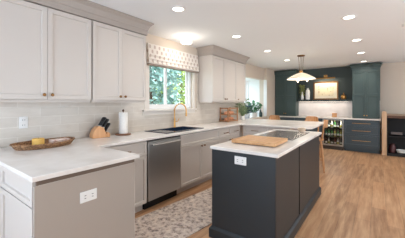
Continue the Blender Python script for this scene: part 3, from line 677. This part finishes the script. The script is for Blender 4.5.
# ------------------------------------------------------------------ roman shade
def shade_mat():
    m = bpy.data.materials.new('patterned_linen'); m.use_nodes = True; n = m.node_tree.nodes; L = m.node_tree.links; b = n['Principled BSDF']; b.inputs['Roughness'].default_value = .9
    t = n.new('ShaderNodeTexCoord'); sp = n.new('ShaderNodeSeparateXYZ'); L.new(t.outputs['Object'], sp.inputs[0])
    def M(op, a, bb=None):
        q = n.new('ShaderNodeMath'); q.operation = op
        for i, x in enumerate((a, bb)):
            if x is None: continue
            if isinstance(x, (int, float)): q.inputs[i].default_value = x
            else: L.new(x, q.inputs[i])
        return q.outputs[0]
    cu = M('COSINE', M('MULTIPLY', sp.outputs[1], 2*PI/.10)); cv = M('COSINE', M('MULTIPLY', sp.outputs[2], 2*PI/.15))
    pr = M('MULTIPLY', cu, cv); f = M('GREATER_THAN', pr, .36); g = M('GREATER_THAN', pr, 1.5); d = M('SUBTRACT', f, g)
    mx = n.new('ShaderNodeMix'); mx.data_type = 'RGBA'; mx.inputs[6].default_value = lin((232, 224, 216)); mx.inputs[7].default_value = lin((198, 180, 170)); L.new(d, mx.inputs[0]); L.new(mx.outputs[2], b.inputs['Base Color'])
    return m
rs = thing('roman_shade', 'patterned white and taupe roman shade hanging over the kitchen window', 'blind', (0.0245, 3.075, 1.93))
prof = [(.0, .345), (.035, .345), (.038, .20), (.05, .17), (.04, .14), (.055, .11), (.043, .08), (.06, .045), (.05, .03), (.0, .03)]
MB().prism([(x, z) for x, z in prof], lambda u, v, w: (u, w, v), -.635, .635).build('fabric', shade_mat(), rs, .003)
MB().box(.0, .055, -.635, .635, .0, .029).build('hem_band', mat('taupe_band', (150, 136, 126), .9), rs, .004)

# ------------------------------------------------------------------ lights
LENS = mat('lamp_lens', (255, 250, 240), .5, emit=(255, 244, 226), es=7)
can0 = None
cans = [(1.05, 2.04, 'recessed ceiling light nearest the camera in the row along the left cabinets'), (1.05, 3.45, 'second recessed ceiling light of the left row, in front of the right wall cabinet'),
        (1.05, 4.81, 'third recessed ceiling light of the left row, right of the wall cabinet crown'), (1.05, 6.15, 'farthest recessed ceiling light of the left row, beside the pendant'),
        (2.62, 3.53, 'recessed ceiling light nearest the camera in the right row'), (2.62, 4.90, 'second recessed ceiling light in the right row'),
        (2.62, 6.20, 'third recessed ceiling light in the right row'), (2.62, 7.53, 'farthest recessed ceiling light of the right row, just before the right hutch')]
for x, y, lb in cans:
    if can0 is None:
        can0 = thing('recessed_light', lb, 'ceiling light', (x, y, CH), 0, 'recessed ceiling lights')
        m = MB(); m.lathe([(.062, -.001), (.088, -.001), (.09, -.004), (.085, -.008), (.066, -.010), (.062, -.008)], n=28, cap=False); bmesh.ops.bridge_loops(m.bm, edges=[e for e in m.bm.edges if e.is_boundary]); m.build('trim_ring', WHITE, can0)
        MB().lathe([(.063, -.001), (.063, -.005)], n=28).build('lens', LENS, can0)
        l = bpy.data.lights.new('can_lamp', 'SPOT'); l.energy = CAN_W; l.color = CAN_COL; l.spot_size = math.radians(165); l.spot_blend = 1.0; l.shadow_soft_size = .07
        lo = bpy.data.objects.new('can_lamp', l); COL.objects.link(lo); lo.parent = can0; lo.location = (0, 0, -.03)
    else: dup(can0, (x, y, CH), 0, lb)
fl = thing('flush_light', 'small glowing drum flush light on the ceiling above the window', 'ceiling light', (0.36, 3.0, CH))
MB().lathe([(.07, -.0005), (.07, -.018), (.05, -.02)], n=28).build('canopy', WHITE, fl)
MB().lathe([(.084, -.0205), (.088, -.03), (.088, -.10), (.08, -.108), (.02, -.11)], n=28).build('glass_drum', mat('glowing_drum', (255, 250, 242), .4, emit=(255, 240, 220), es=5), fl)
l = bpy.data.lights.new('drum_lamp', 'POINT'); l.energy = 4.5; l.color = (1, .92, .82); l.shadow_soft_size = .1
lo = bpy.data.objects.new('drum_lamp', l); COL.objects.link(lo); lo.parent = fl; lo.location = (0, 0, -.24)
sd = thing('smoke_detector', 'round white smoke detector on the ceiling at the right edge', 'smoke detector', (3.26, 4.35, CH))
MB().lathe([(.07, -.0005), (.07, -.022), (.06, -.032), (.01, -.034)], n=28).build('body', WHITE, sd); MB().lathe([(.02, -.0345), (.02, -.037)], n=16).build('vent', PLATE, sd)

# pendant over the far peninsula
pd = thing('pendant_lamp', 'brass pendant lamp with wide pale glass shade over the far peninsula', 'lamp', (1.49, 5.75, CH))
MB().lathe([(.085, -.0005), (.085, -.012), (.07, -.024), (.02, -.03)], n=24).build('canopy', BRONZE, pd)
m = MB()
for a in (-.055, 0, .055): m.tube([(a, 0, -.025), (a*.6, 0, -.375)], .004, 8)
m.build('rod', BRONZE, pd)
m = MB(); m.lathe([(.015, -.345), (.04, -.36), (.04, -.385), (.015, -.395)], n=16); m.build('hub', BRASS, pd)
def milk():
    m = bpy.data.materials.new('milk_glass'); m.use_nodes = True; n = m.node_tree.nodes; L = m.node_tree.links; n.remove(n['Principled BSDF'])
    a = n.new('ShaderNodeBsdfTranslucent'); a.inputs[0].default_value = lin((250, 244, 234)); d = n.new('ShaderNodeBsdfDiffuse'); d.inputs[0].default_value = lin((250, 246, 238))
    x = n.new('ShaderNodeMixShader'); x.inputs[0].default_value = .5; L.new(a.outputs[0], x.inputs[1]); L.new(d.outputs[0], x.inputs[2]); L.new(x.outputs[0], n['Material Output'].inputs[0]); return m
m = MB(); n = 32; L = []
for r_, z in ((.035, -.40), (.12, -.43), (.22, -.482), (.30, -.535), (.31, -.55), (.303, -.55), (.295, -.538), (.216, -.488), (.116, -.437), (.034, -.407)):
    L.append([(r_*(1+.008*(k % 2))*math.cos(2*PI*k/n), r_*(1+.008*(k % 2))*math.sin(2*PI*k/n), z) for k in range(n)])
m.loops(L, cap=False).build('glass_shade', milk(), pd)
BULB = mat('candle_bulb', (255, 244, 226), .4, emit=(255, 232, 200), es=4)
for a in (0.3, 0.3+2*PI/3, 0.3+4*PI/3):
    x, y = .13*math.cos(a), .13*math.sin(a)
    m = MB(); m.tube([(0, 0, -.39), (x*.6, y*.6, -.46), (x, y, -.50)], .005, 8); ar = m.build('arm', BRASS, pd)
    MB().lathe([(.014, -.50), (.014, -.53)], (x, y, 0), 12).build('socket', BRASS, ar)
    MB().lathe([(.012, -.5305), (.020, -.55), (.021, -.575), (.013, -.60), (.003, -.61)], (x, y, 0), 14).build('bulb', BULB, ar)
l = bpy.data.lights.new('pendant_bulb_light', 'POINT'); l.energy = 12; l.color = (1, .91, .78); l.shadow_soft_size = .08
lo = bpy.data.objects.new('pendant_bulb_light', l); COL.objects.link(lo); lo.parent = pd; lo.location = (0, 0, -.64)
